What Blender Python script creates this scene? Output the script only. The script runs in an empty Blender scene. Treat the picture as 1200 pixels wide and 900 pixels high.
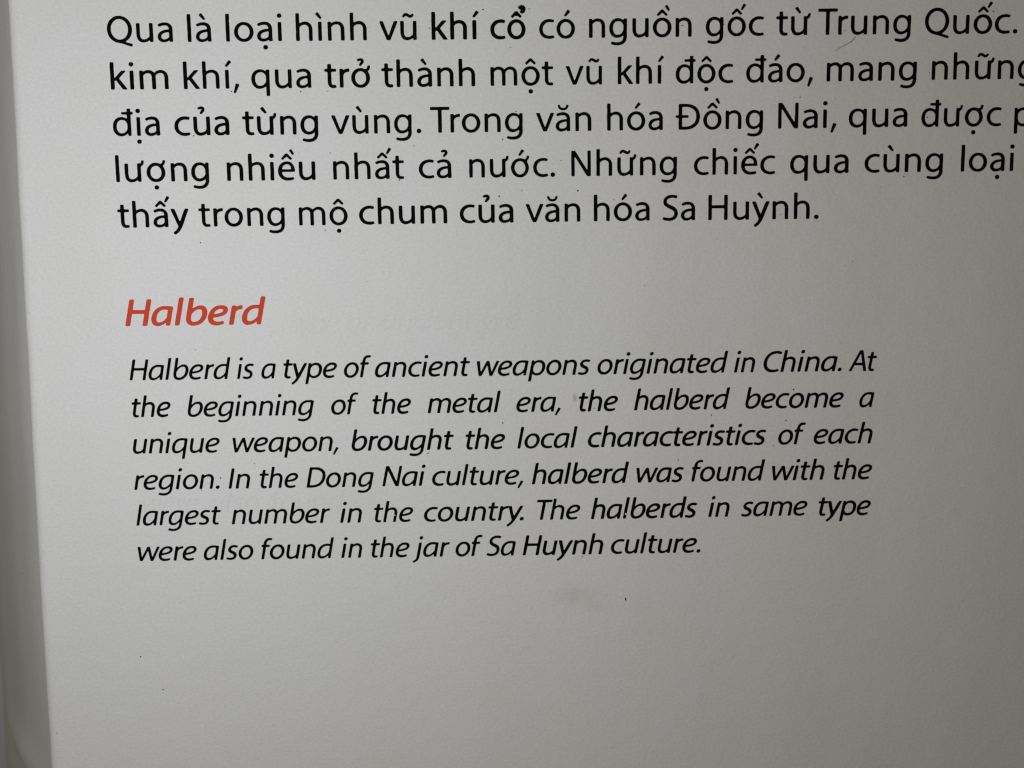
import bpy, math, unicodedata
import numpy as np
from mathutils import Matrix, Vector

sc = bpy.context.scene
K = 0.0005            # metres per layout unit; the panel face is the x-z plane, its front looks along -y
BASE_Z = 1.40         # height of the layout origin above the floor
def W(X, Y, Z=0.0):   # layout (right, up, out of the panel) -> world
    return Vector((X * K, -Z * K, Y * K + BASE_Z))

# ---------------------------------------------------------------- camera
R = np.array([[0.999881, -0.013429, 0.007616], [0.014091, 0.995387, -0.094897], [-0.006307, 0.094993, 0.995458]])
CAM = (-5.682, 85.588, 896.908)
cd = bpy.data.cameras.new('camera'); cam = bpy.data.objects.new('camera', cd); sc.collection.objects.link(cam)
cd.sensor_fit = 'HORIZONTAL'; cd.sensor_width = 36.0; cd.lens = 901.0 / 1200.0 * 36.0
cd.clip_start = 0.01; cd.clip_end = 100.0
M3 = np.array([[1, 0, 0], [0, 0, -1], [0, 1, 0]]) @ R.T
m = Matrix([list(M3[i]) + [0] for i in range(3)] + [[0, 0, 0, 1]]); m.translation = W(*CAM)
cam.matrix_world = m
sc.camera = cam
sc.cycles.filter_width = 1.3

# ---------------------------------------------------------------- light: an indoor lamp to the upper left, faint warm room light
world = bpy.data.worlds.new('World'); sc.world = world; world.use_nodes = True
bg = world.node_tree.nodes['Background']; bg.inputs[0].default_value = (1.0, 0.83, 0.27, 1); bg.inputs[1].default_value = 0.07
ld = bpy.data.lights.new('gallery_lamp', 'POINT'); ld.shadow_soft_size = 0.07; ld.energy = 6.5; ld.color = (0.97, 0.99, 1.075)
lamp = bpy.data.objects.new('gallery_lamp', ld); sc.collection.objects.link(lamp)
lamp.location = W(-460, 165, 965)
sc.view_settings.view_transform = 'Standard'; sc.view_settings.look = 'None'
sc.view_settings.exposure = 0.0; sc.view_settings.gamma = 1.0
try: sc.view_settings.use_curve_mapping = False
except Exception: pass

# ---------------------------------------------------------------- materials
def mat(name):
    m = bpy.data.materials.new(name); m.use_nodes = True
    nt = m.node_tree; return m, nt, nt.nodes['Principled BSDF']
def N(nt, kind, **kw):
    n = nt.nodes.new(kind)
    for k, v in kw.items(): setattr(n, k, v)
    return n

def paper_surface(name, base, rough, spec, stains=(), grain=1.0):
    m, nt, b = mat(name); L = nt.links.new
    tc = N(nt, 'ShaderNodeTexCoord')
    # position in layout units on the face: x right, z up
    mp = N(nt, 'ShaderNodeMapping'); mp.inputs['Scale'].default_value = (1/K, 1/K, 1/K); mp.inputs['Location'].default_value = (0, 0, -BASE_Z / K)
    L(tc.outputs['Object'], mp.inputs[0])
    # grain of the print film: fine, drawn out sideways
    g1 = N(nt, 'ShaderNodeMapping'); g1.inputs['Scale'].default_value = (0.21, 0.21, 0.30); L(mp.outputs[0], g1.inputs[0])
    n1 = N(nt, 'ShaderNodeTexNoise'); n1.inputs['Scale'].default_value = 1.0; n1.inputs['Detail'].default_value = 4.0; n1.inputs['Roughness'].default_value = 0.62; L(g1.outputs[0], n1.inputs['Vector'])
    n2 = N(nt, 'ShaderNodeTexNoise'); n2.inputs['Scale'].default_value = 0.045; n2.inputs['Detail'].default_value = 2.0; L(mp.outputs[0], n2.inputs['Vector'])
    # slow vertical waves of the sheet
    g3 = N(nt, 'ShaderNodeMapping'); g3.inputs['Scale'].default_value = (0.010, 0.010, 0.0016); L(mp.outputs[0], g3.inputs[0])
    n3 = N(nt, 'ShaderNodeTexNoise'); n3.inputs['Scale'].default_value = 1.0; n3.inputs['Detail'].default_value = 0.0; L(g3.outputs[0], n3.inputs['Vector'])
    b1 = N(nt, 'ShaderNodeBump'); b1.inputs['Distance'].default_value = 0.0006 * grain; b1.inputs['Strength'].default_value = 0.3; L(n1.outputs['Fac'], b1.inputs['Height'])
    b2 = N(nt, 'ShaderNodeBump'); b2.inputs['Distance'].default_value = 0.0006; b2.inputs['Strength'].default_value = 0.5; L(n2.outputs['Fac'], b2.inputs['Height']); L(b1.outputs[0], b2.inputs['Normal'])
    b3 = N(nt, 'ShaderNodeBump'); b3.inputs['Distance'].default_value = 0.005; b3.inputs['Strength'].default_value = 0.4; L(n3.outputs['Fac'], b3.inputs['Height']); L(b2.outputs[0], b3.inputs['Normal'])
    L(b3.outputs[0], b.inputs['Normal'])
    # uneven, slightly yellowed patches
    n4 = N(nt, 'ShaderNodeTexNoise'); n4.inputs['Scale'].default_value = 0.011; n4.inputs['Detail'].default_value = 3.0; L(mp.outputs[0], n4.inputs['Vector'])
    cr = N(nt, 'ShaderNodeValToRGB'); cr.color_ramp.elements[0].position = 0.35; cr.color_ramp.elements[1].position = 0.68
    cr.color_ramp.elements[0].color = (base[0], base[1], base[2], 1)
    cr.color_ramp.elements[1].color = (base[0]*0.985, base[1]*0.985, base[2]*0.95, 1)
    L(n4.outputs['Fac'], cr.inputs[0])
    # fine mottling of the print film
    g5 = N(nt, 'ShaderNodeMapping'); g5.inputs['Scale'].default_value = (0.27, 0.27, 0.36); L(mp.outputs[0], g5.inputs[0])
    n5 = N(nt, 'ShaderNodeTexNoise'); n5.inputs['Scale'].default_value = 1.0; n5.inputs['Detail'].default_value = 3.0; n5.inputs['Roughness'].default_value = 0.7; L(g5.outputs[0], n5.inputs['Vector'])
    m5 = N(nt, 'ShaderNodeMapRange'); m5.inputs['From Min'].default_value = 0.3; m5.inputs['From Max'].default_value = 0.7; m5.inputs['To Min'].default_value = 0.91; m5.inputs['To Max'].default_value = 1.04; L(n5.outputs['Fac'], m5.inputs['Value'])
    x5 = N(nt, 'ShaderNodeVectorMath', operation='SCALE'); L(cr.outputs[0], x5.inputs[0]); L(m5.outputs['Result'], x5.inputs['Scale'])
    col = x5.outputs[0]
    for (cx, cy, rx, ry, c, amt) in stains:
        v = N(nt, 'ShaderNodeVectorMath', operation='SUBTRACT'); L(mp.outputs[0], v.inputs[0]); v.inputs[1].default_value = (cx, 0, cy)
        v2 = N(nt, 'ShaderNodeVectorMath', operation='MULTIPLY'); L(v.outputs[0], v2.inputs[0]); v2.inputs[1].default_value = (1/rx, 0, 1/ry)
        ln = N(nt, 'ShaderNodeVectorMath', operation='LENGTH'); L(v2.outputs[0], ln.inputs[0])
        ns = N(nt, 'ShaderNodeTexNoise'); ns.inputs['Scale'].default_value = 0.09; ns.inputs['Detail'].default_value = 3.0; L(mp.outputs[0], ns.inputs['Vector'])
        ad = N(nt, 'ShaderNodeMath', operation='MULTIPLY_ADD'); L(ns.outputs['Fac'], ad.inputs[0]); ad.inputs[1].default_value = 0.9; L(ln.outputs['Value'], ad.inputs[2])
        mr = N(nt, 'ShaderNodeMapRange', interpolation_type='SMOOTHSTEP'); L(ad.outputs[0], mr.inputs['Value'])
        mr.inputs['From Min'].default_value = 1.4; mr.inputs['From Max'].default_value = 0.35; mr.inputs['To Min'].default_value = 0; mr.inputs['To Max'].default_value = amt
        mx = N(nt, 'ShaderNodeMix', data_type='RGBA'); L(mr.outputs[0], mx.inputs['Factor']); L(col, mx.inputs['A']); mx.inputs['B'].default_value = (*c, 1)
        col = mx.outputs['Result']
    L(col, b.inputs['Base Color'])
    b.inputs['Roughness'].default_value = rough; b.inputs['Specular IOR Level'].default_value = spec
    return m

def ink(name, c, c2, rough=0.75, spec=0.02):
    m, nt, b = mat(name); L = nt.links.new
    tc = N(nt, 'ShaderNodeTexCoord')
    n = N(nt, 'ShaderNodeTexNoise'); n.inputs['Scale'].default_value = 900.0; n.inputs['Detail'].default_value = 3.0; L(tc.outputs['Object'], n.inputs['Vector'])
    cr = N(nt, 'ShaderNodeValToRGB'); cr.color_ramp.elements[0].position = 0.35; cr.color_ramp.elements[1].position = 0.72
    cr.color_ramp.elements[0].color = (*c, 1); cr.color_ramp.elements[1].color = (*c2, 1)
    L(n.outputs['Fac'], cr.inputs[0]); L(cr.outputs[0], b.inputs['Base Color'])
    b.inputs['Roughness'].default_value = rough; b.inputs['Specular IOR Level'].default_value = spec
    return m

STAINS = [(73.63, -257.07, 52, 22, (0.56, 0.44, 0.43), 0.28), (99.3, -272.36, 30, 12, (0.58, 0.5, 0.49), 0.22), (73.45, -17.15, 5, 9, (0.25, 0.24, 0.23), 0.55), (39.5, -56.16, 22, 7, (0.7, 0.69, 0.66), 0.5), (206.2, -107.72, 7, 6, (0.5, 0.49, 0.47), 0.3)]
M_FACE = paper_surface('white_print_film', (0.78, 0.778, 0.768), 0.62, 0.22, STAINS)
M_FLAP = paper_surface('shade_toned_side_film', (0.65, 0.652, 0.655), 0.55, 0.25)  # film in a darker grey: part of the flap's shade is in this colour
M_WALL = paper_surface('grey_wall_paint', (0.45, 0.45, 0.445), 0.8, 0.15)
M_BLACK = ink('black_ink', (0.002, 0.002, 0.0022), (0.0045, 0.0045, 0.005))
M_RED = ink('red_ink', (0.66, 0.072, 0.036), (0.60, 0.080, 0.042))
M_GHOST = paper_surface('residue_film', (0.755, 0.754, 0.742), 0.55, 0.25)
M_SPECK = ink('speck_grime', (0.02, 0.018, 0.015), (0.05, 0.045, 0.04))
M_PALE = ink('pale_fleck', (0.85, 0.85, 0.83), (0.8, 0.8, 0.78))
M_HAIR = ink('hair_brown', (0.05, 0.035, 0.025), (0.08, 0.06, 0.04))

# ---------------------------------------------------------------- helpers
def mesh_obj(name, verts, faces, material, parent=None, smooth=False):
    me = bpy.data.meshes.new(name); me.from_pydata([tuple(v) for v in verts], [], faces); me.validate(); me.update()
    me.materials.append(material)
    if smooth: me.polygons.foreach_set('use_smooth', [True] * len(me.polygons))
    o = bpy.data.objects.new(name, me); sc.collection.objects.link(o)
    if parent: o.parent = parent
    return o
def tag(o, label, cat):
    o['label'] = label; o['category'] = cat
def outline_mesh(name, loops, z, material, parent):
    """flat shape bounded by closed loops (layout units), holes by even-odd"""
    cu = bpy.data.curves.new(name, 'CURVE'); cu.dimensions = '2D'; cu.fill_mode = 'BOTH'
    for L in loops:
        sp = cu.splines.new('POLY'); sp.points.add(len(L) - 1); sp.use_cyclic_u = True
        co = np.ones((len(L), 4)); co[:, :2] = L; co[:, 2] = 0
        sp.points.foreach_set('co', co.ravel())
    tmp = bpy.data.objects.new(name, cu); sc.collection.objects.link(tmp)
    dg = bpy.context.evaluated_depsgraph_get(); dg.update()
    me = bpy.data.meshes.new_from_object(tmp.evaluated_get(dg))
    bpy.data.objects.remove(tmp); bpy.data.curves.remove(cu)
    n = len(me.vertices); co = np.empty(n*3); me.vertices.foreach_get('co', co); co = co.reshape(-1, 3)
    wv = np.c_[co[:, 0] * K, np.full(n, -z * K), co[:, 1] * K + BASE_Z]
    me.vertices.foreach_set('co', wv.ravel()); me.update(); me.name = name
    me.materials.clear(); me.materials.append(material)
    o = bpy.data.objects.new(name, me); sc.collection.objects.link(o); o.parent = parent
    return o

# ---------------------------------------------------------------- the panel and the wall behind it
XR_, YT, YB = 1150.0, 900.0, -950.0
ANG = math.radians(39.8); FLAP = 459.0; RAD = 17.0; THICK = 3.0
def edge_x(Y): return -546.0 - 15.0 * (437.0 - Y) / 890.0
ys = np.linspace(YB, YT, 186)
rs = np.random.default_rng(5)
wob = np.convolve(rs.normal(size=len(ys) + 16), np.ones(9)/9, 'same')[8:-8] * 0.9
def profile(Y, w, part):
    """front profile (x, z): face -> fold -> flap, and normals (x, z)"""
    xe = edge_x(Y) + w
    th = math.pi/2 - ANG                      # angle turned at the fold
    arc = [(xe - RAD * math.sin(t) , -RAD * (1 - math.cos(t)), -math.sin(t), math.cos(t)) for t in np.linspace(0, th, 13)]
    if part == 'face':
        return [(XR_, 0, 0, 1), (500., 0, 0, 1), (0., 0, 0, 1), (-400., 0, 0, 1)] + arc
    x1, z1 = arc[-1][0], arc[-1][1]; nx, nz = -math.sin(th), math.cos(th)
    out = arc[12:]
    for s in np.linspace(0, FLAP, 50)[1:]:
        d = 0.8 * math.sin(Y*0.021 + s*0.004 + 1.2) * min(1, s/80.0) + 8.0 * math.exp(-((Y + 498 + 0.18*s)/26.0)**2) * math.sin(math.pi * min(1, s/FLAP))**2
        out.append((x1 - s*math.sin(ANG) + nx*d, z1 - s*math.cos(ANG) + nz*d, nx, nz))
    return out
def swept(name, part, material, parent):
    V, F = [], []
    np_ = None
    for Y, w in zip(ys, wob):
        pr = profile(Y, w, part); np_ = len(pr)
        for (x, z, nx, nz) in pr: V.append(W(x, Y, z))
        for (x, z, nx, nz) in pr: V.append(W(x - nx*THICK, Y, z - nz*THICK))
    n2 = 2*np_
    for j in range(len(ys) - 1):
        a, b = j*n2, (j + 1)*n2
        for i in range(np_ - 1):
            F.append((a+i, b+i, b+i+1, a+i+1))
            F.append((a+np_+i+1, b+np_+i+1, b+np_+i, a+np_+i))
        e = np_ - 1
        F.append((a+e, b+e, b+np_+e, a+np_+e)); F.append((a, a+np_, b+np_, b))
    t = (len(ys)-1)*n2
    F.append([i for i in range(np_)] + [np_+i for i in reversed(range(np_))])
    F.append([t+i for i in reversed(range(np_))] + [t+np_+i for i in range(np_)])
    o = mesh_obj(name, V, F, material, parent, smooth=True)
    o.data.set_sharp_from_angle(angle=math.radians(35))
    return o
panel = bpy.data.objects.new('information_panel', None); sc.collection.objects.link(panel)
tag(panel, 'white museum information panel printed with black Vietnamese and English text about the halberd', 'information panel')
swept('printed_sheet', 'face', M_FACE, panel)
swept('side_flap', 'flap', M_FLAP, panel)['label'] = 'side of the panel folded back, part of its shade put into the grey colour'

zw = -(FLAP*math.cos(ANG) + RAD + 14)
x0, x1, y0, y1 = -1500., 1500., -1300., 1300.
wl = mesh_obj('gallery_wall', [W(x, y, z) for z in (zw, zw - 120) for (x, y) in ((x0, y0), (x1, y0), (x1, y1), (x0, y1))],
              [(0, 1, 2, 3), (7, 6, 5, 4), (0, 4, 5, 1), (1, 5, 6, 2), (2, 6, 7, 3), (3, 7, 4, 0)], M_WALL)
tag(wl, 'plain grey wall just visible past the folded left side of the panel', 'wall')

# ---------------------------------------------------------------- lettering
# A humanist sans drawn here stroke by stroke: centre lines (cubic curves) with
# a pen width that varies along them, in units of 1/1000 em.
def cub(pts, n=14):
    """pts = [P0, (C1,C2,P3) or (P,), ...] -> polyline with a node parameter"""
    out = [pts[0]]; par = [0.0]; k = 0
    for seg in pts[1:]:
        p0 = out[-1]
        if len(seg) == 1:
            m = 4
            for i in range(1, m + 1):
                t = i / m
                out.append((p0[0] + (seg[0][0] - p0[0]) * t, p0[1] + (seg[0][1] - p0[1]) * t)); par.append(k + t)
        else:
            a, b, c = seg
            for i in range(1, n + 1):
                t = i / n; u = 1 - t
                out.append(tuple(u**3*p0[j] + 3*u*u*t*a[j] + 3*u*t*t*b[j] + t**3*c[j] for j in (0, 1))); par.append(k + t)
        k += 1
    return np.array(out, float), np.array(par)

def S(path, w, clip=None):
    return ('S', path, w, clip)
def P(*pts):
    return ('P', [tuple(p) for p in pts])
def D(x, y, r):
    return ('D', x, y, r)
def stem(x, y0, y1, w=88):
    return P((x - w/2, y0), (x + w/2, y0), (x + w/2, y1), (x - w/2, y1))
def ring(cx, cy, rx, ry, ws, wt):
    k = 0.56
    return S([(cx, cy + ry), ((cx - k*rx, cy + ry), (cx - rx, cy + k*ry), (cx - rx, cy)),
              ((cx - rx, cy - k*ry), (cx - k*rx, cy - ry), (cx, cy - ry)),
              ((cx + k*rx, cy - ry), (cx + rx, cy - k*ry), (cx + rx, cy)),
              ((cx + rx, cy + k*ry), (cx + k*rx, cy + ry), (cx, cy + ry))], [wt, ws, wt, ws, wt])

def arch(x0, x1, y0=330, top=455):
    m = (x0 + x1) / 2 + 14
    return S([(x0, y0), ((x0 + 32, 415), (m - 66, top), (m, top)), ((m + 92, top), (x1, 392), (x1, 290)), ((x1, 0),)],
             [56, 76, 87, 88])
def bowl_left(xs, l=82):          # the round of d, q, g: opens to a stem at xs
    return S([(xs - 20, 330), ((xs - 48, 420), (xs - 112, 458), (xs - 182, 458)),
              ((l + 70, 458), (l, 365), (l, 238)), ((l, 112), (l + 65, 27), (l + 162, 27)),
              ((xs - 118, 27), (xs - 50, 80), (xs - 22, 165))], [58, 72, 92, 74, 54])
def bowl_right(xs, r=490):        # the round of b, p
    return S([(xs + 20, 330), ((xs + 50, 420), (xs + 115, 458), (xs + 185, 458)),
              ((r - 70, 458), (r, 370), (r, 247)), ((r, 112), (r - 68, 27), (xs + 178, 27)),
              ((xs + 110, 27), (xs + 48, 78), (xs + 20, 165))], [58, 74, 92, 74, 54])

G = {}
G['l'] = (236, [stem(118, 0, 710)])
G['ı'] = (234, [stem(117, 0, 484)])
G['i'] = (234, [stem(117, 0, 484), D(117, 650, 57)])
G['j'] = (243, [S([(122, 484), ((122, 10),), ((122, -95), (80, -150), (-12, -165))], [88, 88, 60]), D(122, 650, 57)])
G['h'] = (555, [stem(117, 0, 710), arch(117, 439)])
G['n'] = (555, [stem(117, 0, 330), stem(114, 250, 484, 80), arch(117, 439)])
G['m'] = (834, [stem(117, 0, 330), stem(114, 250, 484, 80), arch(117, 415), arch(415, 717)])
G['r'] = (327, [stem(117, 0, 330), stem(114, 250, 484, 80),
                S([(122, 290), ((142, 400), (196, 449), (318, 449))], [60, 82])])
G['u'] = (551, [S([(111, 484), ((111, 205),), ((111, 88), (158, 28), (240, 28)), ((318, 28), (390, 72), (432, 165))],
                  [88, 88, 76, 54]), stem(435, 150, 484), stem(438, 0, 200, 80)])
G['o'] = (549, [ring(274, 242, 191, 217, 92, 74)])
G['c'] = (448, [S([(416, 436), ((380, 452), (350, 459), (308, 459)), ((180, 459), (82, 370), (82, 238)),
                   ((82, 112), (172, 27), (300, 27)), ((345, 27), (382, 35), (420, 51))], [70, 74, 92, 74, 68])])
G['e'] = (501, [S([(100, 252), ((424, 252),)], [62, 62]),
                S([(421, 222), ((424, 370), (375, 459), (262, 459)), ((155, 459), (82, 365), (82, 238)),
                   ((82, 108), (160, 27), (285, 27)), ((345, 27), (392, 37), (434, 54))], [84, 72, 92, 74, 68])])
G['a'] = (482, [S([(66, 412), ((105, 440), (160, 459), (222, 459)), ((322, 459), (370, 405), (370, 305)), ((370, 130),), ((370, 75), (372, 40), (376, 0))],
                  [66, 74, 88, 88, 84]),
                S([(372, 283), ((185, 289), (84, 228), (84, 130)), ((84, 66), (128, 26), (192, 26)), ((280, 26), (346, 80), (374, 170))],
                  [58, 88, 72, 46])])
G['d'] = (564, [stem(447, 60, 710), stem(452, 0, 160, 78), bowl_left(447)])
G['q'] = (563, [stem(447, -198, 330), stem(450, 250, 484, 82), bowl_left(447)])
G['b'] = (569, [stem(117, 60, 710), stem(113, 0, 160, 78), bowl_right(117)])
G['p'] = (569, [stem(117, -198, 330), stem(113, 250, 484, 80), bowl_right(117)])
G['g'] = (559, [stem(447, 250, 484, 80), bowl_left(443),
                S([(443, 380), ((443, 30),), ((443, -105), (365, -168), (245, -168)), ((185, -168), (132, -157), (88, -134))], [86, 86, 74, 68])])
G['k'] = (469, [stem(117, 0, 710), P((150, 262), (340, 484), (452, 484), (232, 246), (150, 225)),
                P((178, 282), (252, 320), (472, 0), (364, 0))])
G['t'] = (331, [S([(140, 612), ((140, 160),), ((140, 66), (172, 27), (232, 27)), ((262, 27), (288, 31), (306, 37))], [88, 88, 74, 66], ),
                P((18, 417), (310, 417), (310, 484), (18, 484))])
G['v'] = (481, [P((3, 484), (98, 484), (236, 92), (383, 484), (478, 484), (281, 0), (192, 0))])
G['w'] = (736, [P((10, 484), (103, 484), (197, 110), (330, 484), (410, 484), (540, 110), (638, 484), (728, 484), (582, 0), (500, 0), (368, 362), (238, 0), (156, 0))])
G['y'] = (471, [P((6, 484), (104, 484), (246, 108), (258, 40), (200, -8), (190, 20)),
                S([(425, 500), ((262, 62),), ((216, -62), (160, -140), (76, -180))], [94, 92, 70], 484)])
G['s'] = (396, [S([(342, 432), ((312, 449), (275, 459), (235, 459)), ((152, 459), (94, 416), (94, 357)), ((94, 303), (137, 276), (202, 250)),
                   ((268, 224), (313, 193), (313, 132)), ((313, 62), (255, 26), (175, 26)), ((126, 26), (82, 38), (46, 58))],
                  [68, 72, 88, 92, 88, 72, 68])])
G['S'] = (493, [S([(424, 622), ((392, 640), (345, 649), (296, 649)), ((190, 649), (106, 592), (106, 508)), ((106, 432), (165, 396), (252, 360)),
                   ((342, 323), (402, 280), (402, 190)), ((402, 88), (330, 27), (207, 27)), ((145, 27), (92, 44), (52, 68))],
                  [74, 76, 90, 96, 92, 76, 72])])
G['Q'] = (689, [ring(344, 332, 262, 307, 92, 80), S([(300, 14), ((420, 0), (520, -50), (648, -82))], [50, 74])])
G['T'] = (497, [stem(248, 0, 660), P((2, 597), (495, 597), (495, 674), (2, 674))])
G['H'] = (652, [stem(120, 0, 674), stem(532, 0, 674), P((120, 318), (532, 318), (532, 396), (120, 396))])
G['N'] = (658, [stem(117, 0, 674, 82), stem(541, 0, 674, 82), P((76, 674), (172, 674), (582, 0), (486, 0))])
G['D'] = (666, [stem(120, 0, 674), S([(120, 637), ((250, 637),), ((460, 637), (580, 525), (580, 345)), ((580, 150), (455, 37), (235, 37)), ((120, 37),)],
                                    [76, 76, 94, 76, 76])])
G['Đ'] = (676, G['D'][1] + [P((2, 310), (330, 310), (330, 378), (2, 378))])
G['C'] = (580, [S([(532, 606), ((488, 630), (440, 645), (382, 645)), ((205, 645), (84, 520), (84, 334)), ((84, 146), (200, 29), (372, 29)),
                   ((432, 29), (488, 42), (538, 64))], [72, 78, 94, 78, 72])])
G['A'] = (612, [P((3, 0), (96, 0), (308, 590), (512, 0), (608, 0), (362, 674), (254, 674)), P((170, 190), (450, 190), (425, 262), (195, 262))])
G['I'] = (239, [stem(120, 0, 674)])
G['.'] = (207, [D(110, 50, 60)])
G[','] = (207, [S([(136, 118), ((52, -122),)], [92, 52])])
G['đ'] = (564, G['d'][1] + [P((262, 560), (552, 560), (552, 624), (262, 624))])
ITA = dict(a=532, b=527, c=411, d=530, e=466, f=284, g=526, h=533, i=229, j=231, l=229, m=801, n=533, o=528, p=527, q=528,
           r=315, s=371, t=311, u=531, v=446, w=681, y=440)
I = dict(G)
I['a'] = (557, [stem(444, 60, 476), stem(449, 0, 160, 78),
                S([(452, 446), ((405, 452), (350, 458), (300, 458)), ((160, 458), (80, 350), (80, 205)), ((80, 95), (125, 27), (208, 27)),
                   ((300, 27), (375, 90), (430, 220))], [72, 72, 92, 74, 46])])
I['e'] = (500, [S([(90, 222), ((270, 232), (420, 268), (420, 368)), ((420, 424), (365, 459), (292, 459)), ((165, 459), (82, 352), (82, 215)),
                   ((82, 92), (155, 27), (262, 27)), ((325, 27), (380, 42), (420, 64))], [60, 84, 72, 92, 74, 66])])
I['f'] = (305, [S([(120, 0), ((120, 530),), ((120, 635), (165, 682), (245, 682)), ((275, 682), (300, 678), (322, 670))], [88, 88, 74, 66]),
                P((18, 417), (285, 417), (285, 484), (18, 484))])
I['b'] = (569, [S([(117, 710), ((117, 200),), ((117, 90), (170, 27), (270, 27)), ((400, 27), (490, 130), (490, 275)),
                   ((490, 390), (440, 458), (352, 458)), ((260, 458), (185, 395), (130, 250))], [88, 88, 74, 92, 74, 50])])
I['d'] = (564, [stem(447, 60, 710), stem(452, 0, 160, 78),
                S([(440, 446), ((395, 455), (345, 458), (305, 458)), ((165, 458), (82, 350), (82, 205)), ((82, 95), (127, 27), (210, 27)),
                   ((302, 27), (378, 90), (432, 220))], [60, 70, 92, 74, 46])])
I['g'] = (559, [stem(447, 250, 476, 86),
                S([(452, 446), ((405, 453), (350, 458), (305, 458)), ((165, 458), (82, 350), (82, 210)), ((82, 100), (127, 30), (210, 30)),
                   ((302, 30), (378, 95), (432, 225))], [72, 72, 92, 74, 46]),
                S([(446, 440), ((446, 30),), ((446, -105), (360, -168), (240, -168)), ((180, -168), (127, -157), (83, -134))], [86, 86, 74, 68])])
I['q'] = (563, [stem(447, -198, 476),
                S([(452, 446), ((405, 453), (350, 458), (305, 458)), ((165, 458), (82, 350), (82, 205)), ((82, 95), (127, 27), (210, 27)),
                   ((302, 27), (378, 90), (432, 220))], [72, 72, 92, 74, 46])])

# marks that sit above or below a letter, drawn about the letter's middle x = 0
M = {}
M['\u0300'] = [S([(-78, 712), ((34, 566),)], [84, 50])]
M['\u0301'] = [S([(88, 712), ((-24, 566),)], [84, 50])]
M['\u0302'] = [S([(-122, 552), ((0, 676),), ], [58, 66]), S([(0, 676), ((122, 552),)], [66, 58]), D(0, 672, 33)]
M['\u0303'] = [S([(-124, 578), ((-108, 640), (-78, 660), (-46, 652)), ((-10, 642), (20, 606), (56, 600)), ((88, 596), (110, 618), (124, 668))], [52, 70, 70, 52])]
M['\u0306'] = [S([(-112, 690), ((-104, 590), (-48, 578), (0, 578)), ((48, 578), (104, 590), (112, 690))], [56, 62, 56])]
M['\u0309'] = [S([(-72, 690), ((-40, 720), (0, 728), (30, 716)), ((68, 700), (68, 650), (30, 622)), ((10, 606), (0, 592), (-8, 556))], [54, 66, 66, 46])]
M['\u0323'] = [D(2, -158, 58)]
COMBO = {'\u0300': [S([(98, 806), ((176, 672),)], [76, 46])],
         '\u0301': [S([(210, 812), ((118, 664),)], [80, 48])],
         '\u0309': [S([(78, 770), ((105, 808), (145, 816), (172, 800)), ((205, 780), (200, 725), (168, 700)), ((152, 690), (146, 680), (140, 656))], [84, 104, 100, 76])]}
MID = dict(a=236, o=274, u=268, i=117, e=262, y=246)
HORN = {'u': [S([(425, 436), ((500, 436), (536, 470), (530, 562)), ], [66, 62])],
        'o': [S([(352, 424), ((450, 432), (492, 470), (488, 562)), ], [66, 62])]}

def glyph(ch, ital):
    tab = I if ital else G
    if ch in tab:
        return tab[ch]
    dec = unicodedata.normalize('NFD', ch)
    b, marks = dec[0], dec[1:]
    adv, prim = tab['ı' if b == 'i' and any(m != '\u0323' for m in marks) else b]
    prim = list(prim); mid = MID[b]; circ = '\u0302' in marks
    if ch == 'ổ': prim.append(D(mid, 636, 50))      # the ink has run together here
    for m in marks:
        if m == '\u031b':
            prim += HORN[b]; adv += 36
            continue
        src = COMBO[m] if circ and m in COMBO else M[m]
        for q in src:
            if q[0] == 'D':
                prim.append(D(q[1] + mid, q[2], q[3]))
            else:
                sh = lambda p: (p[0] + mid, p[1])
                prim.append(S([sh(q[1][0])] + [tuple(sh(p) for p in seg) for seg in q[1][1:]], q[2]))
    return adv, prim

RES = 3.0; X0G, Y0G, NXG, NYG = -210, -300, 480, 400       # raster of the ink, 3 units a cell
def fill_poly(mask, pts):
    pts = np.asarray(pts, float)
    i0 = max(0, int((pts[:, 0].min() - X0G) / RES) - 1); i1 = min(NXG, int((pts[:, 0].max() - X0G) / RES) + 2)
    j0 = max(0, int((pts[:, 1].min() - Y0G) / RES) - 1); j1 = min(NYG, int((pts[:, 1].max() - Y0G) / RES) + 2)
    if i1 <= i0 or j1 <= j0: return
    X = X0G + RES * np.arange(i0, i1)[None, :]; Y = Y0G + RES * np.arange(j0, j1)[:, None]
    ins = np.zeros((j1 - j0, i1 - i0), bool)
    for a, b in zip(pts, np.roll(pts, -1, 0)):
        if a[1] == b[1]: continue
        c = ((a[1] <= Y) != (b[1] <= Y))
        ins ^= c & (X < a[0] + (Y - a[1]) * (b[0] - a[0]) / (b[1] - a[1]))
    mask[j0:j1, i0:i1] |= ins

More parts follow.
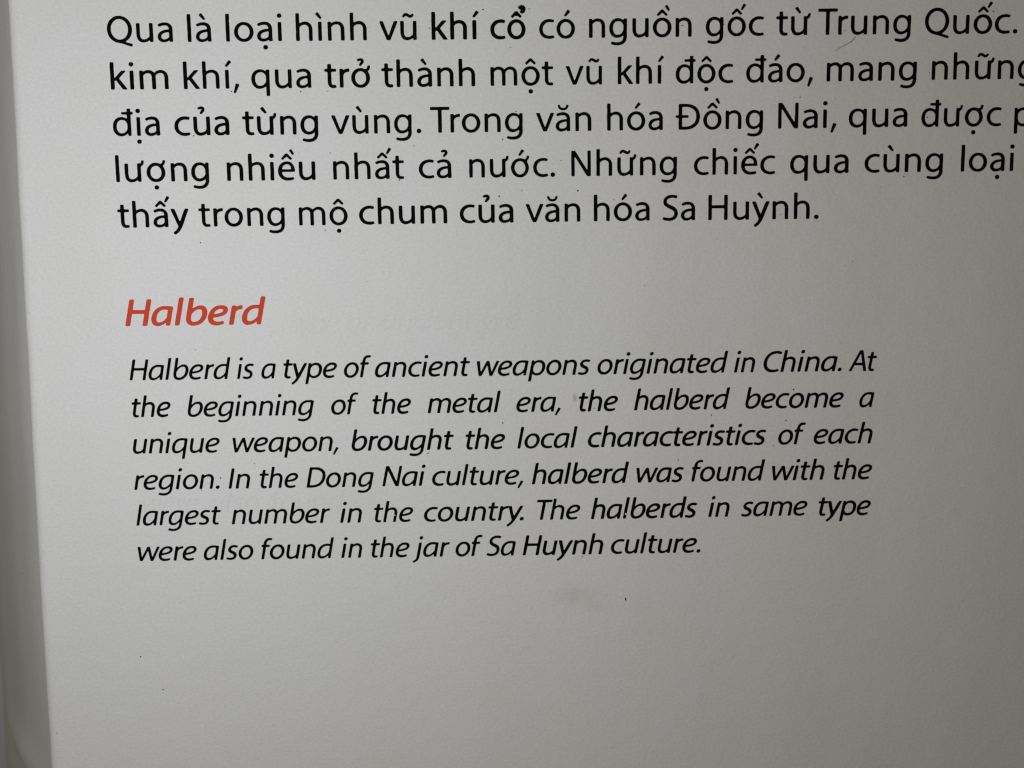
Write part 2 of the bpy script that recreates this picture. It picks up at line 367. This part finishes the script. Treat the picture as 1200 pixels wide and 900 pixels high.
_cache = {}
def field(ch, ital, fat):
    key = (ch, ital, fat)
    if key in _cache: return _cache[key]
    adv, prim = glyph(ch, ital)
    mask = np.zeros((NYG, NXG), bool)
    for q in prim:
        if q[0] == 'P':
            fill_poly(mask, q[1])
            if fat != 1:
                pp = np.array(q[1]); e = np.roll(pp, -1, 0)
                for a, b in zip(pp, e):
                    d = b - a; L = np.hypot(*d) + 1e-9; n = np.array([-d[1], d[0]]) / L * (fat - 1) * 42
                    fill_poly(mask, [a + n, b + n, b - n, a - n])
        elif q[0] == 'D':
            t = np.linspace(0, 2*np.pi, 28, endpoint=False)
            r = q[3] * (1 + (fat - 1) * .5)
            fill_poly(mask, np.c_[q[1] + r*np.cos(t), q[2] + r*np.sin(t)])
        else:
            pl, par = cub(q[1]); w = np.interp(par, range(len(q[2])), q[2]) * fat
            tg = np.gradient(pl, axis=0); tg /= np.hypot(*tg.T)[:, None] + 1e-9
            n = np.c_[-tg[:, 1], tg[:, 0]]
            Lp = pl + n * w[:, None] / 2; Rp = pl - n * w[:, None] / 2
            if q[3]:
                Lp[:, 1] = np.minimum(Lp[:, 1], q[3]); Rp[:, 1] = np.minimum(Rp[:, 1], q[3])
            for k in range(len(pl) - 1):
                fill_poly(mask, [Lp[k], Lp[k+1], Rp[k+1], Rp[k]])
    f = mask.astype(np.float32)
    sg = 4.2; r = 13; kx = np.exp(-.5 * (np.arange(-r, r + 1) / sg)**2); kx /= kx.sum()
    f = np.apply_along_axis(lambda v: np.convolve(v, kx, 'same'), 0, f)
    f = np.apply_along_axis(lambda v: np.convolve(v, kx, 'same'), 1, f)[::2, ::2]
    _cache[key] = (adv, f)
    return _cache[key]

def contours(f, lev, h, x0, y0):
    """closed iso-lines of f at lev (marching squares)"""
    b = f > lev
    code = b[:-1, :-1] * 1 + b[:-1, 1:] * 2 + b[1:, 1:] * 4 + b[1:, :-1] * 8
    nxt = {}
    EDG = {1: [(3, 0)], 2: [(0, 1)], 3: [(3, 1)], 4: [(1, 2)], 5: [(3, 0), (1, 2)], 6: [(0, 2)], 7: [(3, 2)],
           8: [(2, 3)], 9: [(2, 0)], 10: [(0, 1), (2, 3)], 11: [(2, 1)], 12: [(1, 3)], 13: [(1, 0)], 14: [(0, 3)]}
    js, iz = np.nonzero((code > 0) & (code < 15))
    for j, i in zip(js.tolist(), iz.tolist()):
        for a, c in EDG[int(code[j, i])]:
            ks = []
            for e in (a, c):
                ks.append((0, j, i) if e == 0 else (1, j, i + 1) if e == 1 else (0, j + 1, i) if e == 2 else (1, j, i))
            nxt[ks[0]] = ks[1]
    loops = []
    while nxt:
        s = next(iter(nxt)); k = s; L = []
        while k in nxt:
            L.append(k); k = nxt.pop(k)
        if len(L) < 8: continue
        pts = []
        for (o, j, i) in L:
            if o == 0:
                t = (lev - f[j, i]) / (f[j, i + 1] - f[j, i]); pts.append((x0 + h*(i + t), y0 + h*j))
            else:
                t = (lev - f[j, i]) / (f[j + 1, i] - f[j, i]); pts.append((x0 + h*i, y0 + h*(j + t)))
        loops.append(np.array(pts))
    return loops

def simplify(p, tol):
    keep = np.zeros(len(p), bool); k0 = 0; k1 = int(np.argmax(((p - p[0])**2).sum(1)))
    def rec(a, b):
        st = [(a, b)]
        while st:
            a, b = st.pop()
            idx = np.arange(a + 1, b) % len(p)
            if len(idx) == 0: continue
            A = p[a % len(p)]; B = p[b % len(p)]; d = B - A; L = np.hypot(*d) + 1e-9
            dist = np.abs((p[idx, 0] - A[0]) * d[1] - (p[idx, 1] - A[1]) * d[0]) / L
            m = int(dist.argmax())
            if dist[m] > tol:
                keep[idx[m]] = True; st += [(a, a + 1 + m), (a + 1 + m, b)]
    keep[k0] = keep[k1] = True
    rec(k0, k1); rec(k1, len(p))
    return p[keep]

KERN = {('T', 'r'): -50, ('T', 'h'): -10, ('r', 'o'): -8, ('y', '.'): -60, ('e', ','): -4, ('A', 't'): -12, ('r', 'a'): -8, ('v', 'ă'): -8, ('r', 'e'): -8, ('f', 'o'): -8}
def word_outline(word, style, rng, weight=0.0, rough=1.0):
    """list of closed outlines (em units, baseline 0) and the ink extremes"""
    ital = style != 'roman'; fat = 1.35 if style == 'heading' else 1.0
    x = 0; out = []; H = 2*RES; parts = []
    for k, ch in enumerate(word):
        adv, f = field(ch, ital, fat)
        g = f
        if rough > 0:          # the print is a little uneven along the edge of each letter
            c = rng.normal(size=(14, 17)); jj = np.linspace(0, 12.99, f.shape[0]); ii = np.linspace(0, 15.99, f.shape[1])
            j0 = jj.astype(int); i0 = ii.astype(int); u = (jj - j0)[:, None]; v = (ii - i0)[None, :]
            u = u*u*(3 - 2*u); v = v*v*(3 - 2*v)
            nz = c[j0][:, i0]*(1-u)*(1-v) + c[j0+1][:, i0]*u*(1-v) + c[j0][:, i0+1]*(1-u)*v + c[j0+1][:, i0+1]*u*v
            g = f + nz * 0.04 * rough * (f > 0.02)
        if k: x += KERN.get((word[k-1], ch), 0)
        parts.append((int(round(x / H)), g))
        if style == 'heading': x += 20
        x += adv * (0.945 if ital else 1.0)
    canvas = np.zeros((parts[0][1].shape[0], parts[-1][0] + parts[-1][1].shape[1] + 2), np.float32)
    for i, g in parts:         # letters that touch run into one shape
        canvas[:, i:i + g.shape[1]] = np.maximum(canvas[:, i:i + g.shape[1]], g)
    for L in contours(canvas, 0.5 - weight, H, X0G, Y0G):
        L = simplify(L, 1.2)
        if len(L) < 4: continue
        if ital: L[:, 0] += 0.194 * L[:, 1] - 20
        out.append(L)
    allp = np.concatenate(out)
    a = allp[allp[:, 0].argmin()]; b = allp[allp[:, 0].argmax()]
    return out, a, b

# ---------------------------------------------------------------- the text: (style, letter height scale, [(word, left x, right x, baseline y), ...])
LINES = [
 ('roman', 42.0, [('Qua', -447.53, -374.29, 390.55), ('là', -358.13, -331.39, 390.22), ('loại', -315.21, -252.2, 390.08), ('hình', -236.92, -157.6, 389.87), ('vũ', -143.22, -101.59, 389.75), ('khí', -85.07, -31.72, 389.69), ('cổ', -19.09, 20.9, 389.63), ('có', 35.77, 76.05, 389.58), ('nguồn', 91.67, 207.41, 389.82), ('gốc', 223.19, 288.72, 390.12), ('từ', 302.38, 341.25, 390.15), ('Trung', 349.55, 454.7, 390.09), ('Quốc.', 470.35, 575.33, 389.53)]),
 ('roman', 42.0, [('kim', -447.1, -381.97, 339.37), ('khí,', -365.18, -302.73, 339.1), ('qua', -289.0, -221.66, 338.85), ('trở', -206.7, -154.99, 338.74), ('thành', -142.6, -36.91, 338.71), ('một', -19.76, 51.24, 338.77), ('vũ', 65.45, 106.37, 338.88), ('khí', 124.0, 176.3, 338.95), ('độc', 189.67, 255.02, 339.0), ('đáo,', 269.41, 345.27, 339.06), ('mang', 360.64, 463.07, 339.29), ('những', 479.97, 597.98, 339.68)]),
 ('roman', 42.0, [('địa', -447.42, -394.39, 288.46), ('của', -378.13, -316.06, 288.16), ('từng', -301.37, -215.57, 287.87), ('vùng.', -200.55, -99.07, 287.87), ('Trong', -88.83, 16.11, 287.86), ('văn', 31.45, 94.12, 287.91), ('hóa', 111.84, 175.48, 287.98), ('Đồng', 189.98, 289.64, 287.99), ('Nai,', 306.63, 373.29, 287.88), ('qua', 387.21, 454.26, 288.27), ('được', 470.12, 561.77, 287.84), ('p', 576.42, 596.87, 287.37)]),
 ('roman', 42.0, [('lượng', -447.44, -341.61, 237.38), ('nhiều', -321.37, -220.71, 237.19), ('nhất', -200.66, -119.84, 237.2), ('cả', -103.04, -65.73, 237.4), ('nước.', -45.69, 52.46, 237.54), ('Những', 70.91, 191.81, 237.62), ('chiếc', 211.11, 304.4, 237.36), ('qua', 321.33, 388.63, 237.5), ('cùng', 406.78, 496.94, 237.65), ('loại', 517.43, 578.44, 237.43)]),
 ('roman', 42.0, [('thấy', -448.45, -367.44, 186.2), ('trong', -356.01, -257.66, 186.18), ('mộ', -241.5, -185.7, 186.13), ('chum', -172.73, -71.72, 186.45), ('của', -57.34, 4.24, 186.46), ('văn', 18.41, 80.99, 186.52), ('hóa', 96.45, 160.78, 186.63), ('Sa', 175.52, 213.12, 186.4), ('Huỳnh.', 228.1, 355.61, 186.28)]),
 ('heading', 44.0, [('Halberd', -447.0, -283.8, 74.12)]),
 ('italic', 35.8, [('Halberd', -445.89, -327.63, 10.66), ('is', -320.77, -300.7, 10.58), ('a', -292.45, -275.11, 10.55), ('type', -266.44, -203.89, 10.49), ('of', -196.15, -163.78, 10.43), ('ancient', -160.08, -48.76, 10.31), ('weapons', -40.78, 91.91, 9.98), ('originated', 100.13, 253.29, 10.07), ('in', 260.36, 285.25, 10.01), ('China.', 294.8, 387.04, 9.92), ('At', 395.36, 428.04, 9.71)]),
 ('italic', 35.8, [('the', -445.44, -399.99, -32.74), ('beginning', -380.49, -232.36, -33.15), ('of', -212.64, -180.1, -33.04), ('the', -164.11, -118.67, -32.98), ('metal', -99.45, -13.39, -32.99), ('era,', 4.65, 56.8, -33.17), ('the', 78.21, 124.37, -33.31), ('halberd', 143.21, 256.12, -32.96), ('become', 274.22, 390.41, -32.93), ('a', 408.78, 426.36, -33.17)]),
 ('italic', 35.8, [('unique', -447.11, -344.82, -76.06), ('weapon,', -329.65, -205.56, -76.33), ('brought', -190.12, -69.49, -76.47), ('the', -55.66, -8.91, -76.66), ('local', 5.29, 76.52, -76.49), ('characteristics', 88.54, 299.77, -76.22), ('of', 313.82, 346.57, -76.29), ('each', 355.84, 425.81, -76.29)]),
 ('italic', 35.8, [('region.', -448.25, -347.55, -119.42), ('In', -337.01, -311.07, -119.56), ('the', -299.8, -254.31, -119.57), ('Dong', -244.97, -165.02, -119.72), ('Nai', -155.09, -103.52, -119.55), ('culture,', -96.31, 11.84, -119.72), ('halberd', 21.96, 137.25, -119.71), ('was', 146.12, 202.37, -119.56), ('found', 211.36, 298.85, -119.35), ('with', 307.11, 369.94, -119.42), ('the', 380.52, 426.6, -119.5)]),
 ('italic', 35.8, [('largest', -448.31, -347.71, -162.62), ('number', -335.26, -218.22, -162.74), ('in', -206.62, -180.4, -162.97), ('the', -166.06, -119.49, -162.9), ('country.', -106.97, 11.81, -163.11), ('The', 27.8, 79.31, -162.98), ('halberds', 91.98, 218.75, -162.87), ('in', 232.15, 257.52, -162.66), ('same', 271.18, 350.57, -162.5), ('type', 363.81, 426.43, -163.03)]),
 ('italic', 35.8, [('were', -448.72, -378.64, -206.0), ('also', -370.64, -311.25, -205.87), ('found', -302.23, -214.89, -205.89), ('in', -206.81, -181.49, -205.82), ('the', -171.18, -124.92, -205.94), ('jar', -121.6, -76.97, -206.0), ('of', -70.29, -37.34, -206.05), ('Sa', -33.39, 2.04, -206.09), ('Huynh', 10.02, 106.68, -206.02), ('culture.', 115.62, 223.13, -205.87)])]
HEAVY = {('vũ', 0): .05, ('khí', 0): .11, ('cổ', 0): .16, ('nguồn', 0): .02, ('kim', 1): .03, ('thành', 1): .06, ('trở', 1): .08, ('vũ', 1): -.03,
         ('địa', 2): .02, ('từng', 2): .07, ('của', 2): .06, ('lượng', 3): .04, ('nhiều', 3): .05, ('thấy', 4): .04, ('chum', 4): .06, ('của', 4): .06,
         ('từ', 0): .02, ('the', 7): .07, ('halberd', 7): .05, ('brought', 8): .08, ('the', 8): .07, ('characteristics', 8): .08, ('halberd', 9): .08,
         ('was', 9): .07, ('halberds', 10): .10, ('type', 10): .05, ('Huynh', 11): .06}
rng = np.random.default_rng(11)
def place(word, style, sy, xa, xb, yb, weight=0.0, rough=1.0):
    o, a, b = word_outline(word, style, rng, weight, rough)
    sx = (xb - xa) / (b[0] - a[0])
    return [np.c_[xa + (L[:, 0] - a[0]) * sx, yb + L[:, 1] * sy / 1000] for L in o]
Z_INK = 0.25
LAB = ['first', 'second', 'third', 'fourth', 'fifth']
for k, (style, sy, words) in enumerate(LINES):
    loops = []
    for (w, xa, xb, yb) in words:
        loops += place(w, style, sy, xa, xb, yb, HEAVY.get((w, k), 0.0) * 0.8 + {'roman': 0.105, 'italic': 0.16 + 0.00012 * xa, 'heading': 0.0}[style])
    o = outline_mesh('heading' if style == 'heading' else 'text_line', loops, Z_INK, M_RED if style == 'heading' else M_BLACK, panel)
    if style == 'heading': o['label'] = 'red slanted heading reading Halberd'
    elif style == 'roman': o['label'] = 'black upright line of Vietnamese text starting ' + ' '.join(w[0] for w in words[:2])
    else: o['label'] = 'black slanted line of English text starting ' + ' '.join(w[0] for w in words[:2])

# faint residue of an earlier printing between the lines
GH = [('were', -440.42, -373.82, -147.35), ('also', -362.66, -301.03, -147.52), ('found', -287.84, -199.82, -147.64), ('type', -256.97, -201.55, 63.4), ('of', -193.59, -160.9, 63.53), ('ancient', -152.92, -42.85, 64.96), ('we', -33.89, 10.79, 64.33)]
for part, lab in ((GH[:3], 'faint ghost of older lettering between the English lines, under the word region'), (GH[3:], 'faint ghost of older lettering to the right of the red heading')):
    loops = []
    for (w, xa, xb, yb) in part: loops += place(w, 'italic', 35.8, xa, xb, yb, -0.02, 7.0)
    outline_mesh('residue', loops, 0.12, M_GHOST, panel)['label'] = lab

# specks of dirt on the film
SPECKS = [(-87.44, 402.15, 0.68, 1.0), (-26.83, 421.45, 0.935, 1.0), (24.78, 421.63, 0.68, 1.0), (3.19, 380.4, 0.51, 1.0), (197.22, 401.86, 0.765, 1.0), (243.33, 402.75, 0.595, 1.0), (380.16, 394.35, 0.68, 1.0), (-311.68, 335.76, 0.765, 1.0), (-233.89, 334.88, 0.765, 1.0), (-203.6, 334.82, 0.51, 1.0), (477.43, 347.72, 0.51, 1.0), (-356.93, 287.8, 0.765, 1.0), (-6.92, 279.43, 0.85, 1.0), (9.0, 309.9, 0.595, 1.0), (8.04, 310.38, 0.425, 1.0), (331.18, 322.19, 0.68, 1.0), (476.88, 298.37, 0.765, 1.0), (324.87, 322.26, 0.51, 1.0), (-203.15, 266.79, 0.68, 1.0), (-125.45, 235.71, 0.85, 1.0), (-107.94, 273.53, 0.595, 1.0), (59.41, 255.4, 0.68, 1.0), (78.23, 221.26, 0.935, 1.0), (452.38, 232.51, 0.765, 1.0), (427.21, 221.3, 0.425, 1.0), (-11.76, 216.13, 1.02, 1.0), (13.73, 222.05, 0.595, 1.0), (-212.12, 180.13, 0.68, 1.0), (-355.42, 167.94, 0.765, 1.0), (311.93, 191.7, 0.68, 1.0), (119.3, 210.67, 0.51, 1.0), (396.22, 137.36, 0.51, 1.0), (-11.67, -45.76, 0.935, 1.0), (95.98, -29.9, 0.765, 1.0), (330.74, -11.24, 0.935, 1.0), (322.73, -47.58, 0.85, 1.0), (234.36, -40.2, 0.9, 1.5), (-100.36, -80.59, 0.85, 1.0), (308.16, -77.44, 0.595, 1.0), (195.96, -93.19, 0.765, 1.0), (-345.98, -106.59, 0.935, 1.0), (-369.35, -120.61, 0.68, 1.0), (-305.46, -89.79, 0.51, 1.0), (133.3, -262.29, 1.3, 1.5), (81.06, -208.66, 0.85, 1.0), (-428.54, -366.41, 0.9, 1.5), (-367.72, 45.1, 0.425, 1.0), (547.19, 413.44, 0.8, 1.5), (195.3, 401.88, 0.51, 1.0), (236.88, 298.79, 0.425, 1.0), (-297.25, -414.37, 0.425, 1.0), (79.95, -21.28, 0.51, 1.0), (-4.25, -316.57, 0.34, 1.0), (-290.4, 200.38, 0.34, 1.0), (520.11, -203.02, 0.425, 1.0), (265.23, -337.27, 0.425, 1.0), (-71.0, -49.46, 0.34, 1.0), (154.86, 112.1, 0.425, 1.0), (-166.02, 121.23, 0.425, 1.0), (-452.92, -324.53, 0.765, 1.0), (-560.19, -419.53, 0.595, 1.0), (-587.9, -218.94, 0.51, 1.0), (-574.35, -242.28, 0.425, 1.0)]
def specks(items, name, material, z):
    V, F = [], []
    for (x, y, r, el) in items:
        n = 9; a0 = rng.uniform(0, 6.28); i0 = len(V)
        V.append(W(x, y, z + 0.5*r))
        for i in range(n):
            t = 2*math.pi*i/n; rr = r * rng.uniform(0.7, 1.2)
            u, v = rr*math.cos(t)*el, rr*math.sin(t)/el
            V.append(W(x + u*math.cos(a0) - v*math.sin(a0), y + u*math.sin(a0) + v*math.cos(a0), z))
        F += [(i0, i0+1+i, i0+1+(i+1) % n) for i in range(n)]
    o = mesh_obj(name, V, F, material, panel); o['kind'] = 'stuff'
    return o
specks(SPECKS, 'grime', M_SPECK, 0.3)['label'] = 'scattered tiny dark specks of dirt on the film'
PALE = [(369.59, 320.34, 1.1, 1.0), (-313.33, 430.24, 1.0, 1.0), (-142.2, -154.56, 0.8, 1.0), (-141.2, -155.09, 0.6, 1.0), (133.84, -157.69, 1.3, 1.0)]
specks(PALE, 'lint', M_PALE, 0.3)['label'] = 'tiny pale flecks on the film'

# a fine hair stuck to the film
HP = np.array([[391.92, 387.74], [389.16, 383.14], [382.51, 379.5], [374.88, 375.87], [369.2, 371.75]])
tt = np.linspace(0, 1, 24); px = np.interp(tt, np.linspace(0, 1, len(HP)), HP[:, 0]); py = np.interp(tt, np.linspace(0, 1, len(HP)), HP[:, 1])
for _ in range(3):
    px[1:-1] = (px[:-2] + 2*px[1:-1] + px[2:]) / 4; py[1:-1] = (py[:-2] + 2*py[1:-1] + py[2:]) / 4
V, F = [], []
for i in range(24):
    tx, ty = (px[min(i+1, 23)] - px[max(i-1, 0)], py[min(i+1, 23)] - py[max(i-1, 0)]); Ln = math.hypot(tx, ty)
    r = 0.30 * (1 - 0.7*tt[i])
    for a in range(6):
        c, s_ = math.cos(a*math.pi/3), math.sin(a*math.pi/3)
        V.append(W(px[i] - ty/Ln*c*r, py[i] + tx/Ln*c*r, 0.6 + s_*r))
for i in range(23):
    for a in range(6):
        F.append((i*6+a, i*6+(a+1) % 6, (i+1)*6+(a+1) % 6, (i+1)*6+a))
h = mesh_obj('hair', V, F, M_HAIR, None, True)
tag(h, 'short fine brown hair stuck to the white panel just below the word Trung', 'hair')
